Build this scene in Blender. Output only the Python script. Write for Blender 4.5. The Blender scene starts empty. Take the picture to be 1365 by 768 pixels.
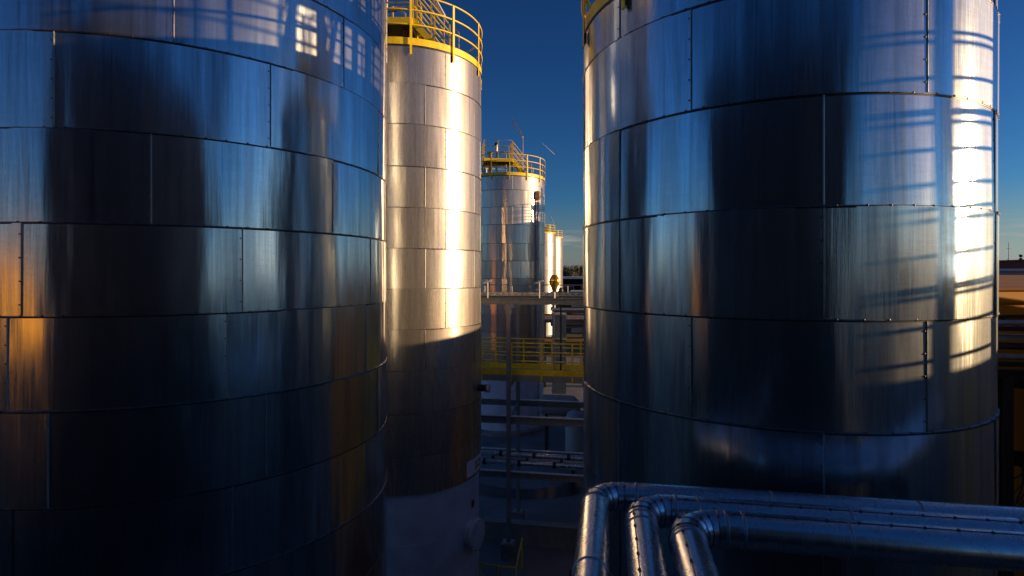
import bpy, math, random
from mathutils import Vector, Matrix, Quaternion
random.seed(7)
R = math.radians
S = bpy.context.scene
COL = S.collection
EYE = 9.0                                   # eye height above the yard

# ------------------------------------------------------------------ camera, sky, sun, exposure
cam = bpy.data.cameras.new('camera'); co = bpy.data.objects.new('camera', cam); COL.objects.link(co)
co.location = (0, 0, EYE); co.rotation_euler = (R(90), 0, 0)
cam.sensor_width = 36; cam.lens = 36 * 740 / 1365
cam.shift_y = -(384 - 365) / 1365
cam.clip_start = .05; cam.clip_end = 20000
S.camera = co
SUN_EL, SUN_AZ = 7.0, 95.5                  # azimuth clockwise from +Y (the view direction)
w = bpy.data.worlds.new('World'); S.world = w; w.use_nodes = True
nt = w.node_tree; bg = nt.nodes['Background']
sky = nt.nodes.new('ShaderNodeTexSky'); sky.sky_type = 'NISHITA'; sky.sun_disc = False
sky.sun_elevation = R(SUN_EL); sky.sun_rotation = R(SUN_AZ)
sky.air_density = 1.0; sky.dust_density = 0.15; sky.ozone_density = 4.0; sky.altitude = 200
wb = nt.nodes.new('ShaderNodeMix'); wb.data_type = 'RGBA'; wb.blend_type = 'MULTIPLY'; wb.inputs[0].default_value = 1
wb.inputs[7].default_value = (.58, .67, .74, 1)      # white balance of the sky
gm = nt.nodes.new('ShaderNodeGamma'); gm.inputs[1].default_value = 1.5   # deep polarised evening blue overhead
nt.links.new(sky.outputs[0], gm.inputs[0]); nt.links.new(gm.outputs[0], wb.inputs[6]); 
tcw = nt.nodes.new('ShaderNodeTexCoord'); spw = nt.nodes.new('ShaderNodeSeparateXYZ'); nt.links.new(tcw.outputs['Generated'], spw.inputs[0])
mpw = nt.nodes.new('ShaderNodeMapping'); mpw.inputs['Scale'].default_value = (7, 7, 110); nt.links.new(tcw.outputs['Generated'], mpw.inputs[0])
nzw = nt.nodes.new('ShaderNodeTexNoise'); nzw.inputs['Scale'].default_value = 1; nzw.inputs['Detail'].default_value = 5; nt.links.new(mpw.outputs[0], nzw.inputs['Vector'])
rw = nt.nodes.new('ShaderNodeValToRGB'); rw.color_ramp.elements[0].position = .5; rw.color_ramp.elements[1].position = .72; nt.links.new(nzw.outputs[0], rw.inputs[0])
bw = nt.nodes.new('ShaderNodeValToRGB'); e = bw.color_ramp.elements; e[0].position = .025; e[0].color = (0, 0, 0, 1); e[1].position = .085; e[1].color = (0, 0, 0, 1)
k = e.new(.052); k.color = (1, 1, 1, 1); nt.links.new(spw.outputs[2], bw.inputs[0])
mw = nt.nodes.new('ShaderNodeMath'); mw.operation = 'MULTIPLY'; nt.links.new(rw.outputs[0], mw.inputs[0]); nt.links.new(bw.outputs[0], mw.inputs[1])
hz = nt.nodes.new('ShaderNodeValToRGB'); e = hz.color_ramp.elements; e[0].position = .0; e[0].color = (.85, .85, .85, 1); e[1].position = .13; e[1].color = (0, 0, 0, 1)
nt.links.new(spw.outputs[2], hz.inputs[0])
bwl = nt.nodes.new('ShaderNodeRGBToBW'); nt.links.new(wb.outputs[2], bwl.inputs[0])
ht_ = nt.nodes.new('ShaderNodeMix'); ht_.data_type = 'RGBA'; ht_.blend_type = 'MULTIPLY'; ht_.inputs[0].default_value = 1
nt.links.new(bwl.outputs[0], ht_.inputs[6]); ht_.inputs[7].default_value = (1.05, 1.12, 1.18, 1)
hm = nt.nodes.new('ShaderNodeMix'); hm.data_type = 'RGBA'; nt.links.new(hz.outputs[0], hm.inputs[0]); nt.links.new(wb.outputs[2], hm.inputs[6]); nt.links.new(ht_.outputs[2], hm.inputs[7])   # pale haze at the skyline
cw = nt.nodes.new('ShaderNodeMix'); cw.data_type = 'RGBA'; nt.links.new(mw.outputs[0], cw.inputs[0]); nt.links.new(hm.outputs[2], cw.inputs[6]); cw.inputs[7].default_value = (5.2, 4.6, 4.4, 1)   # thin cloud low in the sky
nt.links.new(cw.outputs[2], bg.inputs[0]); bg.inputs[1].default_value = 0.06
sl = bpy.data.lights.new('sun', 'SUN'); sl.energy = 5.0; sl.angle = R(.5); sl.color = (1, .63, .31)
so = bpy.data.objects.new('sun', sl); COL.objects.link(so)
sd = Vector((math.sin(R(SUN_AZ)) * math.cos(R(SUN_EL)), math.cos(R(SUN_AZ)) * math.cos(R(SUN_EL)), math.sin(R(SUN_EL))))
so.rotation_euler = sd.to_track_quat('Z', 'Y').to_euler(); so.location = (30, -5, 30)
vs = S.view_settings; vs.view_transform = 'Standard'; vs.look = 'None'; vs.exposure = 0.5; vs.gamma = 1
S.cycles.max_bounces = 8; S.cycles.glossy_bounces = 6; S.cycles.diffuse_bounces = 3
S.cycles.sample_clamp_indirect = 6; S.cycles.use_denoising = True

# ------------------------------------------------------------------ helpers
SITE = -10.0                                # the yard is turned 10 degrees from the view
def site(s, t, z=0):
    a = R(10); return Vector((s * math.cos(a) + t * math.sin(a), -s * math.sin(a) + t * math.cos(a), z))

class MB:
    def __init__(self): self.v = []; self.f = []; self.m = []; self.s = []; self.pid = []
    def add(self, vs, fs, m=0, smooth=False, pid=0.0):
        o = len(self.v); self.v += [tuple(p) for p in vs]
        for f in fs:
            self.f.append([i + o for i in f]); self.m.append(m); self.s.append(smooth); self.pid.append(pid)
        return self
    def box(self, c, d, m=0, rz=0, M=None):
        x, y, z = d[0] / 2, d[1] / 2, d[2] / 2
        vs = [Vector((a * x, b * y, e * z)) for a in (-1, 1) for b in (-1, 1) for e in (-1, 1)]
        T = M if M is not None else Matrix.Rotation(rz, 3, 'Z')
        vs = [T @ p + Vector(c) for p in vs]
        return self.add(vs, [(0, 1, 3, 2), (4, 6, 7, 5), (0, 4, 5, 1), (2, 3, 7, 6), (0, 2, 6, 4), (1, 5, 7, 3)], m)
    def beam(self, p, q, w_, h_, m=0):
        p, q = Vector(p), Vector(q); d = q - p
        X = d.normalized(); up = Vector((0, 0, 1)) if abs(X.z) < .98 else Vector((0, 1, 0))
        Y = up.cross(X).normalized(); Z = X.cross(Y)
        M = Matrix((X, Y, Z)).transposed()
        return self.box((p + q) / 2, (d.length, w_, h_), m, M=M)
    def ibeam(self, p, q, w_, h_, m=0, t=.016, mt=None):
        p, q = Vector(p), Vector(q); X = (q - p).normalized()
        up = Vector((0, 0, 1)) if abs(X.z) < .98 else Vector((0, 1, 0))
        Y = up.cross(X).normalized(); Z = X.cross(Y)
        self.beam(p + Z * (h_ / 2 - t / 2), q + Z * (h_ / 2 - t / 2), w_, t, m if mt is None else mt)
        self.beam(p - Z * (h_ / 2 - t / 2), q - Z * (h_ / 2 - t / 2), w_, t, m)
        return self.beam(p, q, t, h_ - 2 * t - .002, m)
    def tube(self, pts, r, n=8, m=0, closed=False, cap=True, smooth=True, rr=None):
        P = [Vector(p) for p in pts]; N = len(P); vs = []; prev = None
        for i, p in enumerate(P):
            if closed: d = P[(i + 1) % N] - P[i - 1]
            else: d = P[min(i + 1, N - 1)] - P[max(i - 1, 0)]
            d.normalize()
            if prev is None:
                up = Vector((0, 0, 1)) if abs(d.z) < .9 else Vector((1, 0, 0))
                a = up.cross(d).normalized()
            else:
                a = (prev - d * prev.dot(d)).normalized()
            prev = a; b = d.cross(a); k = rr[i] if rr else r
            for j in range(n):
                t = 2 * math.pi * j / n
                vs.append(p + a * (k * math.cos(t)) + b * (k * math.sin(t)))
        fs = []
        for i in range(N if closed else N - 1):
            for j in range(n):
                i2 = (i + 1) % N; j2 = (j + 1) % n
                fs.append((i * n + j, i * n + j2, i2 * n + j2, i2 * n + j))
        self.add(vs, fs, m, smooth)
        if cap and not closed:
            self.add(vs[:n], [tuple(range(n))[::-1]], m); self.add(vs[-n:], [tuple(range(n))], m)
        return self
    def ring(self, rad, z, r, n=8, N=96, m=0):
        return self.tube([(rad * math.cos(2 * math.pi * i / N), rad * math.sin(2 * math.pi * i / N), z) for i in range(N)], r, n, m, closed=True)
    def lathe(self, prof, n=64, m=0, smooth=True, M=None, c=(0, 0, 0)):
        vs = []
        for (r, z) in prof:
            for j in range(n):
                t = 2 * math.pi * j / n; p = Vector((r * math.cos(t), r * math.sin(t), z))
                vs.append((M @ p if M is not None else p) + Vector(c))
        fs = [(i * n + j, i * n + (j + 1) % n, (i + 1) * n + (j + 1) % n, (i + 1) * n + j) for i in range(len(prof) - 1) for j in range(n)]
        return self.add(vs, fs, m, smooth)
    def build(self, name, mats, parent=None):
        me = bpy.data.meshes.new(name); me.from_pydata(self.v, [], self.f)
        mats = mats if isinstance(mats, (list, tuple)) else [mats]
        for mm in mats: me.materials.append(mm)
        me.polygons.foreach_set('material_index', self.m); me.polygons.foreach_set('use_smooth', self.s)
        at = me.attributes.new('panel', 'FLOAT', 'FACE'); at.data.foreach_set('value', self.pid)
        me.update()
        o = bpy.data.objects.new(name, me); COL.objects.link(o)
        if parent: o.parent = parent
        return o
def tag(o, label=None, cat=None, group=None, kind=None):
    if label: o['label'] = label
    if cat: o['category'] = cat
    if group: o['group'] = group
    if kind: o['kind'] = kind
    return o
def empty(name, loc, label, cat, group=None, rz=0):
    o = bpy.data.objects.new(name, None); COL.objects.link(o); o.empty_display_size = .3
    o.location = loc; o.rotation_euler = (0, 0, rz); return tag(o, label, cat, group)
def copy_tree(o, parent=None):
    c = o.copy(); COL.objects.link(c)
    if parent: c.parent = parent
    for ch in [k for k in bpy.data.objects if k.parent == o]: copy_tree(ch, c)
    return c
def at(px, py, Y):                          # a point of the place seen at a photo pixel, at depth Y
    return Vector(((px - 682.5) / 740 * Y, Y, EYE + (365 - py) / 740 * Y))

# ------------------------------------------------------------------ materials
def base(name):
    m = bpy.data.materials.new(name); m.use_nodes = True
    n = m.node_tree; return m, n, n.nodes['Principled BSDF'], n.nodes.new, n.links.new
def noise(n, scale, coord, mul=(1, 1, 1), detail=4, rough=.55):
    mp = n.nodes.new('ShaderNodeMapping'); mp.inputs['Scale'].default_value = mul
    n.links.new(coord, mp.inputs[0])
    t = n.nodes.new('ShaderNodeTexNoise'); t.inputs['Scale'].default_value = scale
    t.inputs['Detail'].default_value = detail; t.inputs['Roughness'].default_value = rough
    n.links.new(mp.outputs[0], t.inputs['Vector']); return t.outputs[0]
def ramp(n, fac, stops):
    r = n.nodes.new('ShaderNodeValToRGB'); e = r.color_ramp.elements
    while len(e) < len(stops): e.new(.5)
    for k, (p, c) in enumerate(stops):
        e[k].position = p; e[k].color = (c[0], c[1], c[2], 1) if isinstance(c, tuple) else (c, c, c, 1)
    n.links.new(fac, r.inputs[0]); return r.outputs[0]
def mrange(n, fac, a, b, lo=0., hi=1.):
    r = n.nodes.new('ShaderNodeMapRange'); r.inputs[1].default_value = lo; r.inputs[2].default_value = hi
    r.inputs[3].default_value = a; r.inputs[4].default_value = b; n.links.new(fac, r.inputs[0]); return r.outputs[0]
def math_(n, op, a, b):
    r = n.nodes.new('ShaderNodeMath'); r.operation = op
    for i, x in enumerate((a, b)):
        if isinstance(x, (int, float)): r.inputs[i].default_value = x
        else: n.links.new(x, r.inputs[i])
    return r.outputs[0]
def paint(name, col, rough=.5, metal=0., var=.25, scale=6, bump=.0, rust=None, spec=.5):
    m, n, b, N, L = base(name)
    tc = N('ShaderNodeTexCoord').outputs['Object']
    f = noise(n, scale, tc, detail=6)
    c2 = tuple(x * (1 - var) for x in col); c3 = tuple(min(1, x * (1 + var * .6)) for x in col)
    c = ramp(n, f, [(.3, c2), (.7, c3)])
    if rust:
        f2 = noise(n, scale * 3, tc, detail=8, rough=.7)
        mx = N('ShaderNodeMix'); mx.data_type = 'RGBA'
        L(ramp(n, f2, [(.60, 0.), (.72, 1.)]), mx.inputs[0]); L(c, mx.inputs[6]); mx.inputs[7].default_value = (*rust, 1)
        c = mx.outputs[2]
    L(c, b.inputs['Base Color']); b.inputs['Metallic'].default_value = metal
    L(mrange(n, f, max(0.02, rough - .1), min(1, rough + .12)), b.inputs['Roughness'])
    b.inputs['Specular IOR Level'].default_value = spec
    if bump:
        bp = N('ShaderNodeBump'); bp.inputs['Strength'].default_value = .6; bp.inputs['Distance'].default_value = bump
        L(noise(n, scale * 4, tc, detail=8), bp.inputs['Height']); L(bp.outputs[0], b.inputs['Normal'])
    return m
def cladding(name, col=(.60, .61, .63), rough=.19, metal=.96, wave=.06, aniso=.5, streak=.25, haze=.25, grain=1.0):
    m, n, b, N, L = base(name)
    tc = N('ShaderNodeTexCoord').outputs['Object']
    at_ = N('ShaderNodeAttribute'); at_.attribute_name = 'panel'; pid = at_.outputs['Fac']
    off = N('ShaderNodeVectorMath'); off.operation = 'MULTIPLY_ADD'
    cb = N('ShaderNodeCombineXYZ'); L(pid, cb.inputs[0]); L(pid, cb.inputs[1]); L(pid, cb.inputs[2])
    L(cb.outputs[0], off.inputs[0]); off.inputs[1].default_value = (3.1, 1.7, 5.3); L(tc, off.inputs[2])
    tp = off.outputs[0]
    st = noise(n, 1, tp, (9, 9, .22), detail=8, rough=.65)       # vertical weather streaks
    fi = noise(n, 1, tp, (55, 55, 2.2), detail=5, rough=.7)      # brushing grain
    gx = noise(n, 1, tc, (4, 4, 60), detail=4)                   # fine rolling lines
    sp = noise(n, 60, tc, detail=3)                              # specks
    a = mrange(n, st, 1 - streak, 1.08, .3, .68)
    a = math_(n, 'MULTIPLY', a, mrange(n, fi, .86, 1.08, .3, .7))
    a = math_(n, 'MULTIPLY', a, mrange(n, gx, .92, 1.05, .3, .7))
    a = math_(n, 'MULTIPLY', a, mrange(n, sp, .78, 1.0, .30, .40))
    a = math_(n, 'MULTIPLY', a, mrange(n, pid, .86, 1.05))
    a = math_(n, 'MULTIPLY', a, mrange(n, noise(n, 1, tp, (26, 26, .35), detail=3), 1.0, .72, .60, .72))   # rain runs
    mx = N('ShaderNodeMix'); mx.data_type = 'RGBA'; mx.blend_type = 'MULTIPLY'; mx.inputs[0].default_value = 1
    mx.inputs[6].default_value = (*col, 1); L(a, mx.inputs[7]); L(mx.outputs[2], b.inputs['Base Color'])
    b.inputs['Metallic'].default_value = metal
    r_ = math_(n, 'ADD', mrange(n, st, rough + .08, rough - .05, .3, .7), mrange(n, fi, -.03 * grain, .05 * grain, .3, .7))
    L(r_, b.inputs['Roughness'])
    b.inputs['Anisotropic'].default_value = aniso; b.inputs['Anisotropic Rotation'].default_value = .25
    tg = N('ShaderNodeTangent'); tg.direction_type = 'RADIAL'; tg.axis = 'Z'; L(tg.outputs[0], b.inputs['Tangent'])
    big = noise(n, 1, tp, (1.6, 1.6, .42), detail=1.2, rough=.35)
    mid = noise(n, 1, tp, (6, 6, .55), detail=1.5, rough=.4)
    h = math_(n, 'ADD', big, math_(n, 'MULTIPLY', mid, .10))
    bp = N('ShaderNodeBump'); bp.inputs['Strength'].default_value = 1; bp.inputs['Distance'].default_value = wave
    L(h, bp.inputs['Height'])
    bp2 = N('ShaderNodeBump'); bp2.inputs['Strength'].default_value = .35 * grain; bp2.inputs['Distance'].default_value = .0015
    L(fi, bp2.inputs['Height']); L(bp.outputs[0], bp2.inputs['Normal']); L(bp2.outputs[0], b.inputs['Normal'])
    if haze:                                  # oxidised film: a second, wider metal lobe
        b2 = N('ShaderNodeBsdfPrincipled'); L(mx.outputs[2], b2.inputs['Base Color']); b2.inputs['Metallic'].default_value = metal
        b2.inputs['Roughness'].default_value = .5; L(bp2.outputs[0], b2.inputs['Normal'])
        ms_ = N('ShaderNodeMixShader'); ms_.inputs[0].default_value = haze
        L(b.outputs[0], ms_.inputs[1]); L(b2.outputs[0], ms_.inputs[2]); L(ms_.outputs[0], n.nodes['Material Output'].inputs[0])
    return m
CLAD = cladding('weathered_cladding', (.62, .70, .76), rough=.14, metal=.97, wave=.05, aniso=.6, streak=.38, haze=.15)
CLAD_PALE = cladding('pale_cladding', (.52, .49, .46), rough=.26, metal=.90, wave=.03, streak=.32, haze=.38)
CLAD_NEW = cladding('bright_cladding', (.70, .61, .53), rough=.16, metal=.88, wave=.05, streak=.2, haze=.35)
BEAD = paint('cladding_bead', (.20, .20, .21), .36, .9, .3, 12)
RIVET = paint('rivet_steel', (.10, .10, .11), .5, .6, .3, 20)
SHELL = paint('painted_shell', (.56, .66, .78), .55, 0, .2, 2, .002)
ROOFM = paint('tank_roof_steel', (.35, .36, .38), .5, .4, .25, 3)
YEL = paint('yellow_rail_paint', (.90, .66, .02), .42, 0, .18, 5, rust=(.35, .16, .03))
GALV = paint('galvanised_steel', (.42, .43, .45), .45, .7, .25, 9)
FLANGE_SHEEN = paint('flange_sky_sheen', (.62, .63, .64), .4, .3, .25, 9)  # paler top flanges: the sky's reflection put into the beam colour
STEEL = paint('grey_steel_paint', (.24, .26, .28), .5, .1, .25, 6, rust=(.16, .09, .05))
DARK = paint('dark_steel', (.035, .037, .042), .5, .2, .3, 6)
PIPE = cladding('pipe_jacket', (.90, .95, 1.0), rough=.24, metal=.98, wave=.002, aniso=.0, streak=.10, haze=.2, grain=.12)
WHITE = paint('white_paint', (.78, .78, .76), .45, 0, .12, 8)
BLACK = paint('black_plastic', (.02, .02, .022), .4, 0, .2, 8)
AMBER = paint('amber_enamel', (.42, .24, .03), .22, .55, .3, 7)
CONC = paint('yard_concrete', (.20, .20, .20), .85, 0, .35, .6, .004)
CONC2 = paint('plinth_concrete', (.26, .26, .25), .85, 0, .25, 3, .004)
ASPH = paint('asphalt', (.05, .05, .052), .9, 0, .3, .4, .004)
REDF = paint('red_oxide_floor', (.10, .022, .015), .7, 0, .3, 2)
WET = paint('wet_stain', (.018, .018, .02), .35, 0, .3, 2)
YWALL = paint('yellow_wall', (.62, .28, .006), .7, 0, .12, .8)
BRICK = paint('red_cladding', (.22, .045, .02), .7, 0, .2, 1)
TANROOF = paint('tan_roof', (.40, .20, .10), .9, 0, .25, .7, spec=.1)
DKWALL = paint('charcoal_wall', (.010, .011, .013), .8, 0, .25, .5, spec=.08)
BLUEROOF = paint('pale_blue_roof', (.40, .50, .60), .5, .2, .2, 1)
GLASS = paint('dark_glass', (.02, .03, .04), .1, 0, .2, 1)
PALE = paint('pale_vessel', (.30, .31, .32), .5, .2, .2, 2)
GRASS = paint('grass', (.07, .09, .02), .9, 0, .4, 3)
LEAF = paint('leaf', (.035, .05, .018), .8, 0, .5, .6)
LEAF2 = paint('leaf_dark', (.022, .034, .014), .8, 0, .5, .6)
BARK = paint('bark', (.08, .055, .035), .9, 0, .3, 6)
def letter_mat(): return BLACK

# ------------------------------------------------------------------ ground
tag(MB().add([(-3000, -3000, 0), (3000, -3000, 0), (3000, 6000, 0), (-3000, 6000, 0)], [(0, 1, 2, 3)]).build('ground', ASPH), kind='structure')
def sheet(name, s0, s1, t0, t1, z, mat):
    return tag(MB().add([site(s0, t0, z), site(s1, t0, z), site(s1, t1, z), site(s0, t1, z)], [(0, 1, 2, 3)]).build(name, mat), kind='structure')
sheet('yard', -14, 9.3, -12, 60, .004, CONC)
sheet('red_floor', -1.2, 4.0, 13.2, 16.9, .008, REDF)
pts = [(2.2, 20.2), (5.6, 19.0), (6.0, 23.5), (1.0, 25.5)]
tag(MB().add([site(a, b, .008) for a, b in pts], [(0, 1, 2, 3)]).build('painted_floor', REDF), kind='structure')
rng = random.Random(3); cs = []
for i in range(40):
    a = R(-150 + 150 * i / 39); cs.append((3.9 * math.cos(a) - 4.0, 3.4 * math.sin(a) + 25.2))
inn = [((x + 4.0) * (.68 + .05 * math.sin(i)) - 4.0, (y - 25.2) * .68 + 25.2) for i, (x, y) in enumerate(cs)]
tag(MB().add([site(a, b, .009) for a, b in cs + inn], [(i, i + 1, 41 + i, 40 + i) for i in range(39)]).build('wet_ground', WET), kind='structure')

# ------------------------------------------------------------------ tanks
def ang(nx, ny=-1): return math.atan2(ny, nx)
def course_mesh(rad, z0, z1, npan, phase, idx, seg=22, rivets=True):
    mb = MB(); rad = rad + (.006 if idx % 2 else 0); rg = random.Random(idx * 31 + int(rad * 100))
    da = 2 * math.pi / npan
    for k in range(npan):
        a0 = phase + k * da; vs = []; pid = rg.random(); bulge = rg.uniform(-.004, .008); tilt = rg.uniform(-.004, .004)
        for i in range(seg + 1):
            a = a0 + da * i / seg
            rr = rad + .004 * (i / seg) + bulge * math.sin(math.pi * i / seg)
            for z, q in ((z0, tilt), (z1, -tilt)): vs.append(((rr + q) * math.cos(a), (rr + q) * math.sin(a), z))
        mb.add(vs, [(2 * i, 2 * i + 2, 2 * i + 3, 2 * i + 1) for i in range(seg)], 0, True, pid)
        # vertical lap with its screws
        a = a0; ca, sa = math.cos(a), math.sin(a)
        mb.tube([((rad + .004) * ca, (rad + .004) * sa, z0 + .01), ((rad + .004) * ca, (rad + .004) * sa, z1 - .01)], .009, 6, 1 if rg.random() < .6 else 3, cap=True)
        if rivets:
            nv = max(2, int((z1 - z0) / .2))
            for j in range(nv):
                z = z0 + (j + .5) * (z1 - z0) / nv; b = a - .022 / rad
                c = Vector((math.cos(b), math.sin(b), 0))
                M = c.to_track_quat('Z', 'Y').to_matrix()
                mb.lathe([(.009, -.004), (.009, .007), (.001, .010)], 6, 2, False, M, c * (rad + .002) + Vector((0, 0, z)))
    # swaged bead along the upper edge, with screws
    mb.ring(rad + .002, z1, .009, 8, 128, 1)
    mb.lathe([(rad + .006, z1 - .018), (rad + .0065, z1 - .006)], 128, 4)
    if rivets:
        nr = int(2 * math.pi * rad / .22)
        for j in range(nr):
            a = 2 * math.pi * (j + .3 * rg.random()) / nr; c = Vector((math.cos(a), math.sin(a), 0))
            M = c.to_track_quat('Z', 'Y').to_matrix()
            mb.lathe([(.012, -.004), (.012, .007), (.001, .011)], 6, 2, False, M, c * (rad + .004) + Vector((0, 0, z1 + .004)))
    return mb

def guard_rail(root, rad, zt, nposts, phase, top=1.2, mids=(.85, .5), gap=None):
    """curved rail round a tank rim: mesh of the rails, posts and toe board as sub-parts"""
    mb = MB()
    for h in (top,) + tuple(mids): mb.ring(rad, zt + h, .021, 8, 96, 0)
    g = mb.build('guard_rail', YEL, root)
    tb = MB(); n = 96
    prof = [(rad - .02, zt + .02), (rad - .012, zt + .02), (rad - .012, zt + .19), (rad - .02, zt + .19), (rad - .02, zt + .02)]
    tb.lathe(prof, n, 0, False); tb.build('toe_board', YEL, g)
    for k in range(nposts):
        a = phase + 2 * math.pi * k / nposts; c = Vector((math.cos(a), math.sin(a), 0))
        p = MB(); p.box(c * (rad + .028) + Vector((0, 0, zt + (top - .22) / 2)), (.014, .055, top + .22), 0, a)
        p.box(c * (rad + .012) + Vector((0, 0, zt - .12)), (.024, .07, .12), 1, a)
        p.build('post', [YEL, DARK], g)
    return g

def tank_top(root, rad, zt, rot=0.0, lamp=2.75):
    """raised platform, stair, vent pipes and tube lamp on a tank roof"""
    Z = Matrix.Rotation(rot, 3, 'Z')
    q = lambda x, y, z: Z @ Vector((x, y, 0)) + Vector((0, 0, zt + z))
    hp = 1.22; x0, x1, y0, y1 = -1.35, .30, -.75, .85
    pl = MB(); pl.box(q((x0 + x1) / 2, (y0 + y1) / 2, hp - .03), (x1 - x0, y1 - y0, .05), 0, rot)
    for (a, b) in (((x0, y0), (x1, y0)), ((x1, y0), (x1, y1)), ((x1, y1), (x0, y1)), ((x0, y1), (x0, y0))):
        pl.beam(q(*a, hp - .10), q(*b, hp - .10), .05, .18, 1)
    p = pl.build('platform', [DARK, YEL], root)
    for (a, b) in ((x0, y0), (x1, y0), (x0, y1), (x1, y1)):
        MB().beam(q(a * .97, b * .97, .0), q(a * .97, b * .97, hp - .20), .07, .07).build('leg', DARK, p)
    rl = MB()
    for h in (1.05, .7, .38):
        rl.tube([q(x1, y0 + .0, hp + h), q(x0, y0, hp + h), q(x0, y1, hp + h), q(x1, y1, hp + h), q(x1, y0 + .75, hp + h)], .019, 8)
    g = rl.build('platform_rail', YEL, p)
    for (a, b) in ((x0, y0), ((x0 + x1) / 2, y0), (x1, y0), (x0, y1), ((x0 + x1) / 2, y1), (x1, y1), (x0, .05), (x1, y0 + .75)):
        MB().beam(q(a, b, hp - .02), q(a, b, hp + 1.05), .04, .04).build('post', YEL, p)
    # stair from the platform down towards the rim
    st = MB(); ex, ey = 1.30, -.62; wd = .6
    for sgn in (-1, 1):
        o = sgn * wd / 2
        st.beam(q(x1 + .02, y0 + .37 + o, hp - .06), q(ex, ey + .24 + o, .06), .04, .17, 1)
    for k in range(5):
        f = (k + .5) / 5
        c = q(x1 + .02 + (ex - x1) * f, y0 + .37 + (ey + .24 - y0 - .37) * f, hp - .06 - (hp - .12) * f)
        st.box(c, (.2, wd - .05, .03), 0, rot)
    s = st.build('stair', [GALV, YEL], root)
    for sgn in (-1, 1):
        o = sgn * wd / 2; h = MB()
        for hh in (1.0, .68, .36):
            h.tube([q(x1 + .02, y0 + .37 + o, hp + hh), q(ex, ey + .24 + o, hh + .04)], .018, 8)
        for f in (.02, .5, .98):
            c = q(x1 + .02 + (ex - x1) * f, y0 + .37 + (ey - y0 - .13) * f + o, hp * (1 - f))
            h.beam(c, c + Vector((0, 0, 1.02)), .035, .035)
        h.build('handrail', YEL, s)
    v = MB(); v.tube([q(-.55, .1, 0), q(-.55, .1, hp + .95)], .075, 12); v.lathe([(.12, 0), (.13, .05), (.11, .12), (0, .14)], 12, 1, True, None, q(-.55, .1, hp + .95))
    v.tube([q(-.55, .1, hp + .55), q(-.2, .0, hp + .55), q(.0, -.05, hp + .40), q(.0, -.05, 0)], .05, 10)
    v.build('vent_pipe', [GALV, BLACK], root)
    MB().tube([q(-.9, .4, 0), q(-.9, .4, hp + .5)], .11, 12).lathe([(.17, 0), (.17, .04), (0, .05)], 12, 0, True, None, q(-.9, .4, hp + .5)).build('roof_nozzle', PALE, root)
    if lamp:
        lp = MB(); lp.tube([q(1.05, .15, 0), q(1.05, .15, lamp), q(1.0, .15, lamp + .05)], .022, 8)
        l = lp.build('lamp_pole', GALV, root)
        a = q(1.02, .15, lamp + .01); d = Z @ Vector((-.52, .15, 0)) + Vector((0, 0, .98))
        M = d.to_track_quat('X', 'Z').to_matrix()
        tb = MB(); tb.box(a + d * .5, (1.25, .13, .09), 0, M=M); tb.box(a + d * .5 + M @ Vector((0, 0, -.055)), (1.18, .09, .03), 1, M=M)
        tb.build('tube_light', [WHITE, WHITE], l)
        h = MB(); h.tube([q(1.32, -.1, 0), q(1.32, -.1, 1.0), q(1.36, -.14, 1.1), q(1.46, -.24, 1.1), q(1.5, -.28, 1.0), q(1.5, -.28, 0)], .018, 8)
        h.build('ladder_hoop', GALV, root)

def tank(label, loc, rad, ztop, seams, npan, phases, mat, zclad=None, top_rot=0., posts=12, post_phase=0., rivets=True, seg=22, detail=True, shell=None, lamp=2.75):
    root = empty('storage_tank', (loc[0], loc[1], 0), label, 'tank', 'metal storage tanks in the yard')
    zs = [EYE + ztop] + [EYE + z for z in seams]
    zb = EYE + zclad if zclad is not None else .3
    zs = [z for z in zs if z > zb + .2] + [zb]
    for i in range(len(zs) - 1):
        course_mesh(rad, zs[i + 1], zs[i], npan, phases[i % len(phases)], i, seg, rivets).build('cladding_course', [mat, BEAD, RIVET, GALV, BLACK], root)
    sh = MB().lathe([(rad - .06, 0), (rad - .06, zb + .05)], 96)
    sh.lathe([(rad - .06, zb + .012), (rad + .002, zb + .003)], 96)
    if zclad is not None:
        for k in range(1, 3): sh.ring(rad - .058, zb * k / 3, .008, 6, 96)
    sh.build('lower_shell', shell or SHELL, root)
    MB().lathe([(rad + .25, 0), (rad + .25, .22), (rad - .1, .24)], 64, 0, False).build('plinth', CONC2, root)
    rf = MB().lathe([(rad - .02, EYE + ztop), (rad + .02, EYE + ztop + .004), (rad + .02, EYE + ztop + .03), (rad - .05, EYE + ztop + .032), (.02, EYE + ztop + .1)], 96, 0, False)
    rf.build('roof', [DARK if detail else ROOFM], root)
    guard_rail(root, rad + .02, EYE + ztop + .01, posts, post_phase)
    tank_top(root, min(rad, 2.3), EYE + ztop + .06, top_rot, lamp)
    return root

d = R
P9 = lambda deg: R(-90 + deg)
left = tank('widest bluish metal tank, patches of sunlight near its top, cropped by the picture edge',
     (-5.14, 8.88), 3.05, 5.45, [4.58, 3.56, 2.56, 1.54, .54, -.45, -1.45, -2.47, -3.47, -4.47, -5.47, -6.47, -7.47], 9,
     [P9(10), P9(20), P9(27), P9(6), P9(23), P9(0), P9(-3), P9(5), P9(-2), P9(12)], CLAD, posts=18, top_rot=.2)
right = tank('dark metal tank behind the three pipes, its sunlit flank barred with shadows',
     (3.24, 7.18), 2.29, 3.08, [2.60, 1.60, .60, -.41, -1.41, -2.41, -3.41, -4.41, -5.41, -6.41, -7.41], 7,
     [P9(-63.2), P9(-40.3), P9(-11.8)], CLAD, posts=14, post_phase=P9(-86), top_rot=-.3)
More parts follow.
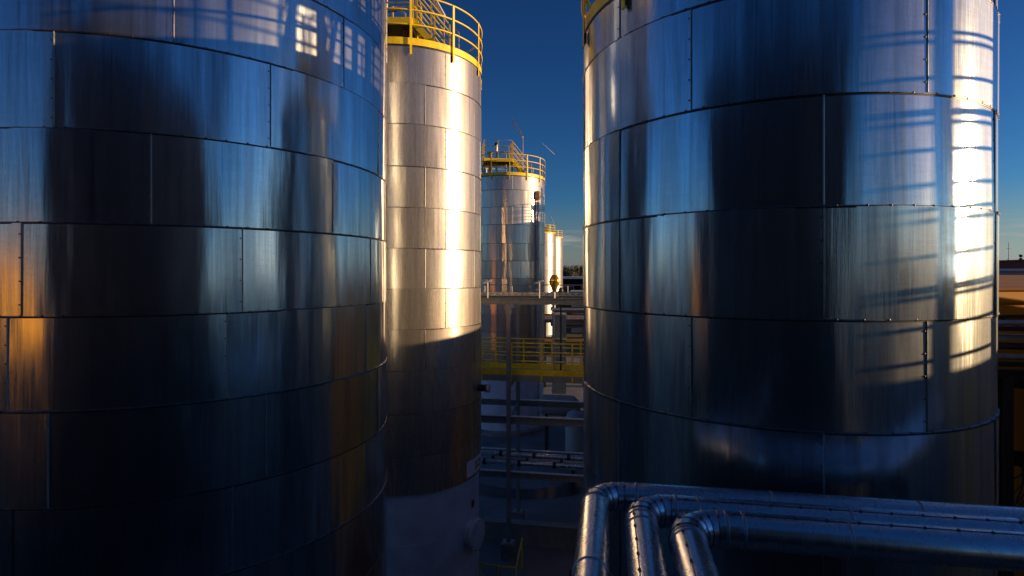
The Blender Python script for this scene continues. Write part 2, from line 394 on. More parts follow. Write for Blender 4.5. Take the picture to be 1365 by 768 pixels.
# courses of that tank alternate between two joint phases from the top down
tall = tank('tall pale sunlit tank, lower half in shadow, with a small white plate',
     (-2.94, 15.28), 2.084, 5.44, [4.55, 3.585, 2.57, 1.59, .606, -.357, -1.34, -2.32, -3.35, -4.37], 8,
     [P9(39), P9(24)], CLAD_PALE, zclad=-5.3, posts=12, post_phase=P9(14.5), top_rot=.0, lamp=1.7)
mid = tank('slim mirror bright tank with copper streaks standing behind the elevated walkway',
     (-.37, 33.1), 2.3, 5.45, [4.68, 3.72, 2.74, 1.7, .72, -.26, -1.25, -2.25, -3.25, -4.25], 8,
     [P9(10), P9(33)], CLAD_NEW, zclad=-5.4, posts=14, post_phase=P9(6), top_rot=.12, rivets=False, seg=16)
far1 = tank('distant white lit tank just right of the mirror bright tank, topped by yellow rails',
     (3.75, 81), 2.6, 5.75, [4.5, 2.5, .5, -1.5, -3.5, -5.5], 6, [P9(5), P9(30)], CLAD_PALE, posts=14, rivets=False, seg=12)
far2 = tank('farthest white tank, half hidden behind another lit white tank',
     (5.9, 93), 2.6, 5.9, [4.5, 2.5, .5, -1.5, -3.5, -5.5], 6, [P9(15), P9(40)], CLAD_PALE, posts=14, rivets=False, seg=12)
hid = tank('metal tank hidden behind the nearest dark tank, seen only mirrored in its neighbours',
     (7.1, 31.6), 2.3, 3.2, [2.6, .6, -1.4, -3.4, -5.4], 7, [P9(0), P9(25)], CLAD, posts=14, rivets=False, seg=12)

# fittings of the tall tank: manway, nozzle, plate; round cowl and pipe on the mirror bright tank
def radial(a): return Vector((math.cos(a), math.sin(a), 0))
def flange(root, name, rad, a, z, r, ln, mats, plate=True):
    c = radial(a); M = c.to_track_quat('Z', 'Y').to_matrix(); mb = MB()
    mb.lathe([(r * .82, -.1), (r * .82, ln), (r, ln), (r, ln + .035), (r * .98, ln + .04)], 28, 0, True, M, c * rad + Vector((0, 0, z)))
    mb.lathe([(r, ln + .05), (r, ln + .085), (r * .5, ln + .10), (0, ln + .10)], 28, 1, False, M, c * rad + Vector((0, 0, z)))
    for k in range(12):
        t = 2 * math.pi * k / 12
        p = M @ Vector((r * .9 * math.cos(t), r * .9 * math.sin(t), ln + .03)); mb.lathe([(.016, 0), (.016, .085), (0, .09)], 6, 2, False, M, c * rad + Vector((0, 0, z)) + p)
    return mb.build(name, mats, root)
flange(tall, 'manway_cover', 2.02, P9(66), EYE - 6.75, .40, .16, [SHELL, SHELL, GALV])
flange(tall, 'nozzle', 2.07, P9(78), EYE - 3.05, .11, .22, [DARK, GALV, GALV])
def curved_plate(rad, a0, a1, z0, z1, n=8, m=0, t=.006):
    vs = []
    for i in range(n + 1):
        a = a0 + (a1 - a0) * i / n
        for rr in (rad, rad + t):
            for z in (z0, z1): vs.append((rr * math.cos(a), rr * math.sin(a), z))
    fs = []
    for i in range(n):
        b = 4 * i
        fs += [(b + 2, b + 6, b + 7, b + 3), (b, b + 1, b + 5, b + 4), (b + 1, b + 3, b + 7, b + 5), (b, b + 4, b + 6, b + 2)]
    return vs, fs + [(0, 2, 3, 1), (4 * n, 4 * n + 1, 4 * n + 3, 4 * n + 2)]
sg = MB(); sg.add(*curved_plate(2.10, P9(58), P9(86), EYE - 5.22, EYE - 4.82)); plate = sg.build('plate', WHITE, tall)
mk = MB()
for (a, b, z0, z1) in ((70, 71.4, -5.12, -4.92), (73, 74, -5.12, -5.0), (75, 79, -4.98, -4.93), (75, 79, -5.12, -5.07), (80, 81.4, -5.12, -4.92)):
    mk.add(*curved_plate(2.108, P9(a), P9(b), EYE + z0, EYE + z1, 2, 0, .003))
mk.build('lettering', BLACK, plate)
mk = MB(); mk.add(*curved_plate(2.026, P9(68), P9(73), EYE - 6.15, EYE - 5.95, 2, 0, .003)); mk.build('stencil_mark', BLACK, tall)
c = radial(P9(50)); dv = Vector((.25, -1, 0)).normalized(); M = Matrix.Scale(1.4, 3, Vector((0, 0, 1))) @ dv.to_track_quat('Z', 'Y').to_matrix()
mb = MB(); mb.lathe([(.05, -.15), (.05, .02), (.15, .03), (.20, .08), (.205, .15), (.19, .17), (.12, .19), (0, .20)], 24, 0, True, M, c * 2.33 + Vector((0, 0, EYE + 4.42)))
mb.build('round_cowl', paint('copper_paint', (.60, .36, .15), .45, .1, .2, 8), mid)
mb = MB(); cc = c * 2.42; mb.tube([cc + Vector((0, 0, EYE + 4.1)), cc + Vector((0, 0, .5))], .07, 10)
for z in range(1, 13): mb.box(c * 2.36 + Vector((0, 0, z)), (.14, .16, .04), 0, P9(52))
mb.build('down_pipe', GALV, mid)

# ------------------------------------------------------------------ three insulated pipes in front
def insulated_pipe(label, s0, t0, h, rad, s_end, t_end, bands_run, bands_leg, seed):
    """horizontal pipe: run towards +s, gored elbow, leg towards -t (site axes)"""
    z = EYE - h; rb = .24
    root = empty('insulated_pipe', site(s0, t0, z - rad), label, 'pipe', 'insulated pipes beside the nearest tank', R(SITE))
    n = 26; zc = rad
    run = MB(); run.tube([(rb + .001, 0, zc), (s_end - s0, 0, zc)], rad, n, 0)
    lap = R(62 + 8 * seed)
    y, zz = -(rad + .001) * math.cos(lap), zc + (rad + .001) * math.sin(lap)
    y = abs(y) if seed == 0 else y
    run.tube([(rb + .05, y, zz), (s_end - s0, y, zz)], .004, 6, 1)
    for k in range(40):
        x = rb + .12 + k * .21
        if x < s_end - s0: run.lathe([(.011, -.004), (.011, .008), (0, .013)], 6, 2, False, Vector((0, y, zz - zc)).to_track_quat('Z', 'Y').to_matrix(), (x, y, zz))
    run.build('straight_jacket', [PIPE, BEAD, RIVET], root)
    leg = MB(); leg.tube([(0, -rb - .001, zc), (0, t_end - t0, zc)], rad, n, 0)
    la = R([14, 118, 112][seed]); xl, zl = (rad + .001) * math.cos(la), zc + (rad + .001) * math.sin(la)
    leg.tube([(xl, -rb - .05, zl), (xl, t_end - t0, zl)], .004, 6, 1)
    for k in range(20):
        yy = -rb - .12 - k * .2
        leg.lathe([(.011, -.004), (.011, .008), (0, .013)], 6, 2, False, Vector((xl, 0, zl - zc)).to_track_quat('Z', 'Y').to_matrix(), (xl, yy, zl))
    leg.build('straight_jacket', [PIPE, BEAD, RIVET], root)
    el = MB(); G = 4; arc = lambda t: Vector((rb - rb * math.cos(t), -rb + rb * math.sin(t), zc))
    for k in range(G):
        a, b = math.pi / 2 * k / G, math.pi / 2 * (k + 1) / G
        vs = []
        for t in (a, b):
            o = arc(t); nrm = Vector((-math.cos(t), math.sin(t), 0))
            for j in range(n):
                f = 2 * math.pi * j / n; vs.append(o + nrm * (rad * 1.012 * math.cos(f)) + Vector((0, 0, rad * 1.012 * math.sin(f))))
        el.add(vs, [(j, n + j, n + (j + 1) % n, (j + 1) % n) for j in range(n)], 0, True, random.random())
    for k in range(G + 1):
        t = math.pi / 2 * k / G; o = arc(t); nrm = Vector((-math.cos(t), math.sin(t), 0))
        el.tube([o + nrm * (rad * 1.016 * math.cos(2 * math.pi * j / n)) + Vector((0, 0, rad * 1.016 * math.sin(2 * math.pi * j / n))) for j in range(n)], .0045, 6, 1, closed=True)
        for f in (R(60), R(118)):
            dv = nrm * math.cos(f) + Vector((0, 0, math.sin(f)))
            el.lathe([(.010, -.004), (.010, .008), (0, .012)], 6, 2, False, dv.to_track_quat('Z', 'Y').to_matrix(), o + dv * (rad * 1.02))
    el.build('elbow', [PIPE, BEAD, RIVET], root)
    for x in bands_run:
        b = MB(); b.tube([(x - .012, 0, zc), (x - .006, 0, zc), (x + .006, 0, zc), (x + .012, 0, zc)], rad, n, 0, rr=[rad, rad + .006, rad + .006, rad])
        b.build('band', GALV, root)
    for x in bands_leg:
        b = MB(); b.tube([(0, -x + .012, zc), (0, -x + .006, zc), (0, -x - .006, zc), (0, -x - .012, zc)], rad, n, 0, rr=[rad, rad + .006, rad + .006, rad])
        b.build('band', GALV, root)
    return root
insulated_pipe('rearmost silver pipe, its bend farthest from the camera and its leg nearest the tall tank', -.12, 4.834, 1.9, .114, 12, -3, [.34, 1.42, 2.5, 3.6], [.26, 1.3], 0)
insulated_pipe('middle one of three silver pipes, running between the two others', .235, 4.60, 1.9, .122, 12, -3, [.28, .45, 1.55, 2.7, 3.8], [.30, .42, 1.4], 1)
insulated_pipe('frontmost silver pipe, with the bend closest to the camera', .545, 4.343, 1.9, .128, 12, -3, [.30, .42, 1.13, 2.3, 3.4], [.28, .33, 1.3], 2)
# rack under the pipes
rk = empty('pipe_rack', site(0, 0, 0), 'dark steel trestle carrying the three silver pipes', 'pipe rack', None, R(SITE))
for t in (-2.5, 1.0): MB().ibeam((-.5, t, EYE - 2.12), (1.1, t, EYE - 2.09), .14, .16).build('cross_beam', DARK, rk)
for s in (3.2, 8.2): MB().ibeam((s, 4.05, EYE - 2.12), (s, 5.02, EYE - 2.12), .14, .16).build('cross_beam', DARK, rk)
for (s, t) in ((-.45, -2.5), (1.05, -2.5), (-.45, 1.0), (1.05, 1.0), (3.2, 4.1), (8.2, 4.1), (8.2, 4.97)):
    MB().ibeam((s, t, 0), (s, t, EYE - 2.205), .14, .14).build('column', DARK, rk)

# ------------------------------------------------------------------ ladder tower to the right, out of the frame: casts the barred shadow
tw = empty('stair_tower', site(0, 0, 0), 'steel stair tower beside the nearest tank, its rails throwing barred shadows', 'stair tower', None, R(SITE))
sA, sB = 6.4, 7.5; tA, tB = 5.15, 6.42
for (s, t) in ((sA, tA), (sA, 5.84), (sA, tB), (sB, tA), (sB, tB)):
    MB().beam((s, t, 0), (s, t, EYE + 3.6), .085, .085).build('post', YEL, tw)
shA = [2.225, 1.82, 1.515, 1.18, .65, .235, -.06, -.395, -.70]
shB = [2.15, 1.43, .878, .556, -.12]
KA, KB = 2.9, 4.0
for z in shA:
    zz = EYE + z + KA * math.tan(R(SUN_EL)); th = .035 if z not in (1.515, -.06) else .06
    MB().beam((sA - .06, tA, zz), (sA - .06, tB, zz), .04, th).build('rail', YEL, tw)
for z in shB:
    zz = EYE + z + KB * math.tan(R(SUN_EL)); th = .04
    MB().beam((sB, tA, zz), (sB, tB, zz), .04, th).build('rail', YEL, tw)
for z in (-.89,):
    zz = EYE + z + KA * math.tan(R(SUN_EL)); MB().box(((sA + sB) / 2, (tA + tB) / 2, zz), (sB - sA + .12, tB - tA, .06)).build('landing', DARK, tw)

# ------------------------------------------------------------------ steel frame with walkway between the tanks
fr = empty('steel_frame', site(0, 0, 0), 'grey steel frame of columns and beams between the tall tank and the dark tank', 'steel frame', None, R(SITE))
def ss(px, Y): p = ((px - 682.5) / 740 * Y, Y); a = R(10); return p[0] * math.cos(a) - p[1] * math.sin(a), p[0] * math.sin(a) + p[1] * math.cos(a)
c1s, c1t = ss(678, 17.6); c2s, c2t = ss(690.5, 19.9)
zt_ = EYE - .98
for (s, t) in ((c1s, c1t), (c2s, c2t)):
    MB().ibeam((s, t, .5), (s, t, zt_), .13, .13).build('column', PALE, fr)
    MB().box((s, t, .25), (.42, .42, .5)).box((s, t, .51), (.3, .3, .02), 1).build('footing', [CONC2, GALV], fr)
W0, W1 = -1.55, 5.0
for (t, z, hh) in ((c1t, -4.5, .24), (c2t, -4.5, .22), (c1t, -6.25, .2), (c2t, -6.3, .16)):
    for (a, b) in ((c1s + W0, (c1s if t == c1t else c2s) - .075), ((c1s if t == c1t else c2s) + .075, c1s + W1)):
        MB().ibeam((a, t, EYE + z - hh / 2), (b, t, EYE + z - hh / 2), .14, hh, 0, .022, 1).build('beam', [STEEL, FLANGE_SHEEN], fr)
for z in (-4.62, -6.35): MB().beam((c1s, c1t + .07, EYE + z), (c2s, c2t - .07, EYE + z), .07, .1).build('cross_beam', STEEL, fr)
for (t, z) in ((c1t, -.87), (c2t, -.86)):
    MB().ibeam((c1s + W0, t, EYE + z), (c1s + W1, t, EYE + z), .14, .2).build('beam', STEEL, fr)
MB().box((c1s + .1, c1t - .02, EYE - 1.0), (.16, .2, .14), 0, .3).build('junction_bracket', GALV, fr)
for s in (4.4,):
    for t in (c1t, c2t): MB().ibeam((s, t, 0), (s, t, EYE - 1.0), .13, .13).build('column', STEEL, fr)
# cable tray and hand wire on the top beams
ct = empty('cable_tray', site(0, 0, EYE - .74), 'perforated galvanised cable tray resting on the top beams of the steel frame', 'cable tray', None, R(SITE))
tm = (c1t + c2t) / 2
b = MB(); b.box((c1s + 1.7, tm, .012), (6.4, .4, .02)); b.box((c1s + 1.7, tm - .2, .06), (6.4, .012, .10)); b.box((c1s + 1.7, tm + .2, .06), (6.4, .012, .10))
for k in range(30): b.box((c1s - 1.4 + k * .21, tm - .208, .06), (.07, .006, .025), 1)
b.build('tray', [GALV, BLACK], ct)
for k, dx in enumerate((-.1, 0, .09)): MB().tube([(c1s - 1.5, tm + dx, .045), (c1s + 4.9, tm + dx, .045)], .022 + .005 * k, 8).build('cable', BLACK, ct)
for t_ in (c1t, c2t): pass
hw = empty('hand_rail', site(0, 0, EYE - .76), 'thin grey hand rail on slender stanchions above the top beams', 'railing', None, R(SITE))
MB().tube([(c1s - 1.5, c2t, .36), (c1s + 4.9, c2t, .36)], .016, 8).build('rail', STEEL, hw)
for k in range(7): MB().tube([(c1s - 1.3 + k * 1.0, c2t, .0), (c1s - 1.3 + k * 1.0, c2t, .36)], .012, 6).build('stanchion', GALV, hw)
def valve_post(px, label):
    s, t = ss(px, 17.6)
    r = empty('valve_stem', site(s, t, EYE - .77), label, 'valve stem', 'white valve stems above the steel frame', R(SITE))
    MB().tube([(0, 0, 0), (0, 0, .56)], .018, 8).build('stem', WHITE, r)
    MB().beam((-.13, 0, .47), (.12, 0, .55), .035, .045).build('handle', WHITE, r)
    MB().beam((-.12, 0, .25), (.02, 0, .30), .03, .03).build('lever', WHITE, r)
valve_post(650, 'white T-topped stem beside the edge of the tall sunlit tank')
valve_post(719, 'white T-topped stem close to the amber floodlight')

# walkway
wk = empty('walkway', site(0, 0, EYE - 3.28), 'elevated walkway with yellow guard rails crossing behind the grey columns', 'walkway', None, R(SITE))
tn, tf = ss(682, 18.0)[1], ss(682, 19.2)[1]
a0, a1 = c1s - 1.5, c1s + 4.9
MB().box(((a0 + a1) / 2, (tn + tf) / 2, -.03), (a1 - a0, tf - tn - .02, .04)).build('deck', GALV, wk)
for t in (tn, tf): MB().box(((a0 + a1) / 2, t, -.10), (a1 - a0, .05, .2)).build('channel', PALE, wk)
for t in (tn - .03, tf + .03):
    g = MB()
    for h in (1.04, .75, .46): g.tube([(a0, t, h), (a1, t, h)], .022, 8)
    g = g.build('guard_rail', YEL, wk)
    MB().box(((a0 + a1) / 2, t, .10), (a1 - a0, .012, .18)).build('toe_board', YEL, g)
    for k in range(7):
        s = a0 + .55 + k * .98 + (0 if t < tm else .2)
        MB().beam((s, t - .02 if t < tm else t + .02, -.2), (s, t - .02 if t < tm else t + .02, 1.05), .05, .03).build('post', YEL, g)
# brackets carry the walkway on the frame
for s in (c1s, 4.4): MB().beam((s, c1t + .07, EYE - 3.56), (s, c2t - .07, EYE - 3.56), .08, .12).build('walkway_bearer', STEEL, fr)

# floodlights on their poles
def floodlight(px, py, Y, rx, rz, polemat, body, label, face):
    p = at(px, py, Y); zb = EYE - 3.28
    r = empty('floodlight', (p.x, p.y, zb), label, 'floodlight', 'floodlights on poles by the walkway')
    hz = p.z - zb
    MB().tube([(0, 0, -.1), (0, 0, hz - rz * .9)], .028, 8).build('pole', polemat, r)
    M = Matrix.Rotation(face, 3, 'Z')
    prof = [(0.001, -rz), (rx * .45, -rz * .92), (rx * .55, -rz * .7), (rx * .9, -rz * .3), (rx, .12 * rz), (rx * .9, .6 * rz), (rx * .6, .9 * rz), (rx * .5, rz), (0.001, rz * 1.02)]
    b = MB(); b.lathe(prof, 24, 0, True, Matrix.Scale(.75, 3, Vector((0, 1, 0))), (0, 0, hz)); b.build('housing', body, r)
    k = MB(); k.ring(rx * 1.03, 0, .015, 6, 24, 0)
    k.v = [tuple(Matrix.Scale(.78, 3, Vector((0, 1, 0))) @ Vector(v) + Vector((0, 0, hz + .12 * rz))) for v in k.v]; k.build('rim', DARK, r)
    MB().box((0, 0, hz - rz * 1.0), (.1, .1, .08)).build('clamp', DARK, r)
floodlight(739, 377, 17.8, .165, .25, GALV, AMBER, 'amber rounded floodlight on a grey pole at the walkway rail', 0)
floodlight(747.5, 389, 18.9, .085, .14, DARK, BLACK, 'small black floodlight just behind the amber one', 0)

# pipes lying on the lower beams
for k, (dt, r_, m_) in enumerate(((.55, .075, PIPE), (.95, .06, GALV), (1.3, .09, PIPE))):
    p = empty('process_pipe', site(0, 0, EYE - 6.25), ['front lower pipe lying across the bottom beams', 'thin middle pipe lying across the bottom beams', 'thick rear pipe lying across the bottom beams'][k], 'pipe', 'pipes lying on the lower beams', R(SITE))
    MB().tube([(c1s - 1.5, c1t + dt, r_), (c1s + 4.9, c1t + dt, r_)], r_, 14).build('pipe_body', m_, p)
    for q in range(5):
        x = c1s - .9 + q * 1.15 + .2 * k
        MB().tube([(x - .05, c1t + dt, r_), (x + .05, c1t + dt, r_)], r_ + .03, 14).build('clamp', DARK, p)

# bund wall, low rail, vessel
wt = ss(700, 18.5)[1] 
b = MB().box((.9, wt, .34), (10.2, .28, .68)); b.box((.9, wt, .70), (10.2, .34, .035), 1)
o = b.build('bund_wall', [CONC2, CONC2]); o.rotation_euler = (0, 0, R(SITE)); tag(o, 'low concrete bund wall crossing the yard behind the column footing', 'wall')
lr = empty('low_rail', (0, 0, 0), 'low yellow hand rail on the yard floor beside the tall tank', 'railing', None, R(SITE))
q0 = ss(640, 15.3); q1 = ss(688, 15.1); q2 = ss(696, 16.8)
MB().tube([(q0[0], q0[1], 1.0), (q1[0], q1[1], 1.0), (q2[0], q2[1], 1.0)], .022, 8).build('rail', YEL, lr)
for q in (q0, ((q0[0] + q1[0]) / 2, (q0[1] + q1[1]) / 2), q1, q2): MB().tube([(q[0], q[1], 0), (q[0], q[1], 1.0)], .022, 8).build('post', YEL, lr)
ve = empty('horizontal_vessel', (2.35, 28, 0), 'pale horizontal vessel on legs under the walkway behind the columns', 'vessel', None, R(SITE))
v = MB(); M = Matrix.Rotation(R(90), 3, 'Y')
v.lathe([(0.001, -1.05), (.3, -1.0), (.5, -.8), (.52, -.75), (.52, .75), (.5, .8), (.3, 1.0), (.001, 1.05)], 28, 0, True, M, (0, 0, 2.35)); v.build('shell', PALE, ve)
for s in (-.6, .6):
    for t in (-.35, .35): MB().beam((s, t, 0), (s, t, 2.0), .1, .1).build('leg', DARK, ve)
v2 = empty('upright_vessel', (2.9, 24.5, 0), 'small pale upright vessel with a domed lid below the walkway', 'vessel')
MB().lathe([(.55, .5), (.55, 2.6), (.45, 2.85), (.2, 2.98), (.001, 3.0)], 28, 0, True).build('shell', PALE, v2)
MB().lathe([(.001, 3.0), (.12, 3.0), (.12, 3.2), (.2, 3.2), (.2, 3.25), (.001, 3.25)], 16, 0, True).build('lid_nozzle', GALV, v2)
for k in range(3):
    a = k * 2.09; MB().beam((.42 * math.cos(a), .42 * math.sin(a), 0), (.42 * math.cos(a), .42 * math.sin(a), .6), .09, .09).build('leg', DARK, v2)

# ------------------------------------------------------------------ background through the gap
def pipe_rack_far(Y, zs, label, x0, x1, mats):
    r = empty('pipe_bridge', (0, Y, 0), label, 'pipe bridge', 'pipe bridges beyond the tanks')
    for x in (x0, x0 + (x1 - x0) * .33, x0 + (x1 - x0) * .66, x1):
        MB().ibeam((x, 0, 0), (x, 0, EYE + zs[0] + .1), .2, .2).build('column', DARK, r)
    for k, z in enumerate(zs):
        MB().ibeam((x0, .25, EYE + z - .35), (x1, .25, EYE + z - .35), .2, .3).build('beam', STEEL, r)
        for j in range(3):
            rr = .10 + .05 * ((k + j) % 3)
            MB().tube([(x0 - .3, -.5 + .45 * j, EYE + z - .2 + rr), (x1 + .3, -.5 + .45 * j, EYE + z - .2 + rr)], rr, 10).build('pipe', mats[(k + j) % len(mats)], r)
pipe_rack_far(44, [-3.4, -5.2], 'nearer dark pipe bridge loaded with pipes, seen beside the dark tank', 2.6, 12, [PIPE, TANROOF, DARK])
pipe_rack_far(62, [-2.2, -3.9, -5.6], 'farther pipe bridge with tan and grey pipes on three levels', 4.6, 16, [TANROOF, GALV, DARK])
def simple_building(name, label, cat, x0, x1, y0, y1, h, wall, roof, rz=0, win=None, over=.3, group=None, rise=.0, roofz=.25):
    r = empty(name, ((x0 + x1) / 2, (y0 + y1) / 2, 0), label, cat, group, rz)
    lx, ly = x1 - x0, y1 - y0
    MB().box((0, 0, h / 2), (lx, ly, h)).build('wall', wall, r)
    rf = MB(); a, b = lx / 2 + over, ly / 2 + over
    rf.add([(-a, -b, h + .003), (a, -b, h + .003), (a, b, h + .003), (-a, b, h + .003), (-a, -b, h + roofz), (a, -b, h + roofz + rise), (a, b, h + roofz + rise), (-a, b, h + roofz)],
           [(0, 3, 2, 1), (4, 5, 6, 7), (0, 1, 5, 4), (1, 2, 6, 5), (2, 3, 7, 6), (3, 0, 4, 7)])
    rf.build('roof', roof, r)
    if win:
        nx, zz, ww, hh = win
        for i in range(nx):
            x = -lx / 2 + (i + .5) * lx / nx
            f = MB().box((x, -ly / 2 - .02, zz), (ww, .06, hh)).build('window', PALE, r)
            MB().box((x, -ly / 2 - .055, zz), (ww - .14, .03, hh - .14)).build('pane', GLASS, f)
    return r
simple_building('warehouse', 'long low warehouse with a pale blue roof in front of the trees', 'warehouse', 6, 40, 108, 130, 8.0, DKWALL, BLUEROOF, R(-4), (9, 5.8, 2.4, 1.5), rise=.6)
simple_building('shed', 'grey shed with pale windows standing before the blue roofed warehouse', 'shed', 9.6, 24, 84, 92, 6.0, STEEL, BLUEROOF, R(-8), (7, 4.7, 1.3, 1.2))
tag(MB().add([(3, 64, .012), (40, 64, .012), (40, 82, .012), (3, 82, .012)], [(0, 1, 2, 3)]).build('grass', GRASS), kind='stuff')
bt = empty('square_tank', (3.1, 36.5, 0), 'narrow dark blue square sided tank behind the walkway rails', 'tank')
BLUEP = paint('dark_blue_paint', (.06, .10, .17), .5, 0, .3, 3)
MB().box((0, 0, 3.2), (.8, 1.4, 6.2)).build('body', BLUEP, bt)
for z in (1.2, 3.0, 4.8): MB().box((0, 0, z), (.9, 1.5, .12)).build('stiffener', STEEL, bt)
MB().box((0, 0, 6.36), (.9, 1.5, .1)).build('lid', STEEL, bt)

def tree(x, y, h, rad, label, conifer=False, mat=LEAF, n=420, seed=0):
    rg = random.Random(seed); r = empty('tree', (x, y, 0), label, 'tree', 'trees on the skyline')
    t = MB(); t.tube([(0, 0, 0), (.1, 0, h * .35), (.05, .1, h * .7), (0, .1, h * .97)], .3, 8, rr=[.28, .22, .13, .04])
    for k in range(7):
        a = rg.random() * 6.28; z = h * (.35 + .07 * k); l = rad * (.7 if not conifer else .8 * (1 - z / h) + .1)
        t.tube([(0.05, 0, z), (math.cos(a) * l * .6, math.sin(a) * l * .6, z + l * .35), (math.cos(a) * l, math.sin(a) * l, z + l * .5)], .06, 6, rr=[.09, .06, .02])
    t.build('trunk', BARK, r); c = MB()
    cl = []
    for k in range(16):
        if conifer:
            z = h * (.18 + .8 * rg.random()); l = rad * (1.02 - z / h) * rg.uniform(.3, 1); a = rg.random() * 6.28
            cl.append((Vector((math.cos(a) * l, math.sin(a) * l, z)), rad * .35 * (1.15 - z / h)))
        else:
            z = h * rg.uniform(.38, .92); l = rad * rg.uniform(.1, .85) * (1 - abs(z / h - .6)); a = rg.random() * 6.28
            cl.append((Vector((math.cos(a) * l, math.sin(a) * l, z)), rad * rg.uniform(.25, .45)))
    for k in range(n):
        o, q = rg.choice(cl); p = o + Vector((rg.gauss(0, 1), rg.gauss(0, 1), rg.gauss(0, .8))) * q * .6
        u = Vector((rg.gauss(0, 1), rg.gauss(0, 1), rg.gauss(0, 1))).normalized(); v = u.orthogonal().normalized(); s_ = rg.uniform(.16, .42)
        c.add([p - u * s_, p + v * s_ * .6, p + u * s_, p - v * s_ * .6], [(0, 1, 2, 3)])
    c.build('crown', mat, r)
names = ['broad dark tree, first of the row showing over the blue roof', 'lower rounded tree second along the row over the blue roof', 'tallest bushy tree in the middle of the row over the blue roof',
         'slender tree near the dark tank in the row over the blue roof', 'last dark tree of the row before the dark tank hides it', 'leafy tree low behind the blue roof between taller crowns']
for i, (px, py, Y, rad) in enumerate(((754, 353, 150, 2.6), (760, 356, 146, 2.4), (769, 351, 148, 3.0), (777, 354, 152, 2.8), (786, 352, 149, 3.2), (764, 356, 160, 3.0))):
    p = at(px, py, Y); tree(p.x, Y, p.z, rad, names[i], False, LEAF if i % 2 else LEAF2, 700, i + 5)

# ------------------------------------------------------------------ right hand side: yellow hall and roofs behind
hall = empty('yellow_hall', (9.0, 11.7, 0), 'yellow walled hall with a brown roof at the right edge', 'hall', None, R(6))
hs, ht = 0.0, 0.0                            # near left corner
hx1, hy1, hz = 30.0, 17.0, EYE - .37
MB().box(((hs + .1 + hx1) / 2, (ht + .10 + hy1) / 2, (hz - .25) / 2), (hx1 - hs - .1, hy1 - ht - .10, hz - .25)).build('wall', YWALL, hall)
MB().box(((hs + hx1) / 2, (ht + hy1) / 2, hz - .12), (hx1 - hs, hy1 - ht, .26)).build('fascia', YWALL, hall)
MB().add([(hs - .05, ht - .05, hz + .014), (hx1, ht - .05, hz + .014), (hx1, hy1, hz + .014), (hs - .05, hy1, hz + .014), (hs - .05, ht - .05, hz + .06), (hx1, ht - .05, hz + .06), (hx1, hy1, hz + .3), (hs - .05, hy1, hz + .3)],
         [(0, 3, 2, 1), (4, 5, 6, 7), (0, 1, 5, 4), (1, 2, 6, 5), (2, 3, 7, 6), (3, 0, 4, 7)]).build('roof', TANROOF, hall)
MB().box((1.4, ht + .06, hz - .55), (1.5, .08, .07)).build('wall_bracket', BLACK, hall)
MB().tube([(1.5, ht + .07, hz - .57), (2.0, ht + .07, hz - .8), (2.8, ht + .07, hz - 1.2)], .012, 6).build('cable', BLACK, hall)
MB().box((3.1, ht + .085, hz - .95), (.3, .05, .5)).build('window', WHITE, hall)
# low dark hall nearer, out of frame: keeps the foot of the tanks in shade
near = simple_building('low_hall', 'low dark hall beside the pipes, beyond the picture edge', 'hall', 10.9, 34, -16, 11.3, EYE - .30, STEEL, TANROOF, 0, None, .2)
# pipes and steelwork in front of the yellow wall
pr = empty('pipe_bridge', (0, 0, 0), 'pipe bridge carrying dark pipes along the yellow wall', 'pipe bridge', 'pipe bridges beyond the tanks', R(SITE))
tt = 12.2
for k, (z, rr, m_) in enumerate(((-.93, .05, GALV), (-1.05, .045, DARK), (-1.4, .07, DARK), (-1.62, .06, GALV), (-1.78, .05, DARK))):
    MB().tube([(5.4, tt - .2 + .12 * k, EYE + z), (14, tt - .2 + .12 * k, EYE + z)], rr, 10).build('pipe', m_, pr)
MB().ibeam((5.4, tt, EYE - 2.05), (14, tt, EYE - 2.05), .2, .28).build('beam', DARK, pr)
MB().ibeam((5.4, tt, EYE - 1.22), (14, tt, EYE - 1.22), .14, .12).build('beam', STEEL, pr)
for s in (5.5, 9.25, 13.8): MB().ibeam((s, tt, 0), (s, tt, EYE - 1.16), .2, .2).build('column', DARK, pr)
gr = empty('gantry', (0, 0, 0), 'black steel gantry post with hanging cables at the right edge', 'gantry', None, R(SITE))
gs, gt = ss(1340, 10.4)
MB().ibeam((gs, gt, 0), (gs, gt, EYE - 1.95), .16, .2).build('post', BLACK, gr)
MB().ibeam((gs - .3, gt, EYE - 1.87), (gs + 2.5, gt, EYE - 1.87), .16, .16).build('arm', BLACK, gr)
MB().box((gs + .45, gt - .05, EYE - 3.45), (.6, .35, .22)).build('motor_box', DKWALL, gr)
for k in range(5):
    dx = .12 + .12 * k
    MB().tube([(gs + .08, gt - .1, EYE - 3.3 - .25 * k)] + [(gs + .1 + dx * math.sin(math.pi * i / 10), gt - .12, EYE - 3.3 - .25 * k - .9 * (i / 10) + .1 * k) for i in range(1, 11)], .014, 6).build('cable', BLACK, gr)
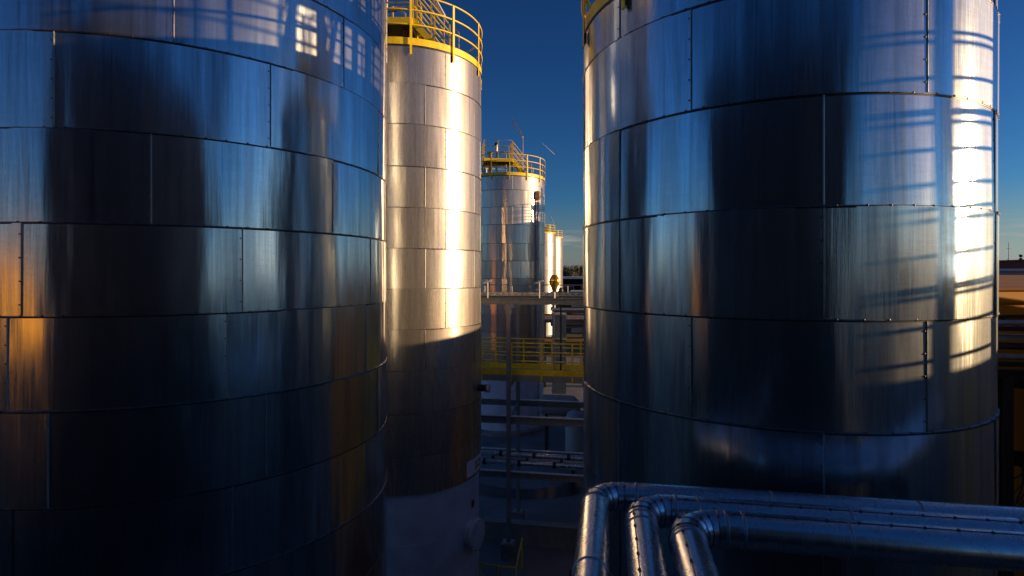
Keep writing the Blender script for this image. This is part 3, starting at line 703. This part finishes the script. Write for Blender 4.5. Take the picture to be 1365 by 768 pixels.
simple_building('brick_red_hall', 'red clad hall on the skyline beyond the brown roof', 'hall', 78, 130, 74, 100, EYE + 1.9, BRICK, BRICK, R(-6), None, .2)
simple_building('grey_hall', 'low grey hall with a pale roof in front of the red one', 'hall', 54, 100, 56, 66, EYE + .3, STEEL, BLUEROOF, R(-10), None, .5)
ms = empty('mast', (at(1344.5, 340, 110).x, 110, 0), 'thin antenna mast rising above the red hall', 'mast')
MB().tube([(0, 0, 0), (0, 0, EYE + 6.2)], .06, 6, rr=[.12, .04]).build('pole', DARK, ms)
MB().beam((-.4, 0, EYE + 5), (.4, 0, EYE + 5), .05, .05).build('crossarm', DARK, ms)
for i, (px, py, Y, rad, cf, lab) in enumerate(((1361, 337, 120, 2.3, True, 'pointed conifer standing up behind the red hall'), (1344, 343, 124, 2.2, False, 'small round tree beside the antenna mast'), (1350, 345, 128, 2.4, False, 'low tree between the mast and the conifer'))):
    p = at(px, py, Y); tree(p.x, Y, p.z, rad, lab, cf, LEAF2, 600, 40 + i)

# ------------------------------------------------------------------ behind the camera: what the metal mirrors
c0 = site(-1.2, -11.8)
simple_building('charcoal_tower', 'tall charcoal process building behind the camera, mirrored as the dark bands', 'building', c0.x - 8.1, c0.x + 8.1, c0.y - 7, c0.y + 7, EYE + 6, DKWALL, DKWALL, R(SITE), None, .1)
simple_building('yellow_shed', 'long yellow walled shed far behind the camera, mirrored in the widest tank', 'shed', -86, -66, -88, -42, EYE + 2.0, YWALL, TANROOF, 0, None, .3)

simple_building('added_dark_block', 'unseen dark block added behind the camera to blacken the lower reflections in the widest tank', 'building', -17, -10.6, -14, -.5, EYE - 2.7, DKWALL, DKWALL, 0, None, .1)  # added block: hides the sunlit shed foot and ground from the tank's reflection
# ------------------------------------------------------------------ a contrail in the sky
p0, p1 = at(722, 190, 5200), at(740, 207, 5200)
tag(MB().tube([p0, p0.lerp(p1, .4), p0.lerp(p1, .9), p1], 3, 6, rr=[.4, 2, 3.6, .8]).build('contrail', WHITE), 'short white contrail high in the dark blue sky', 'contrail')
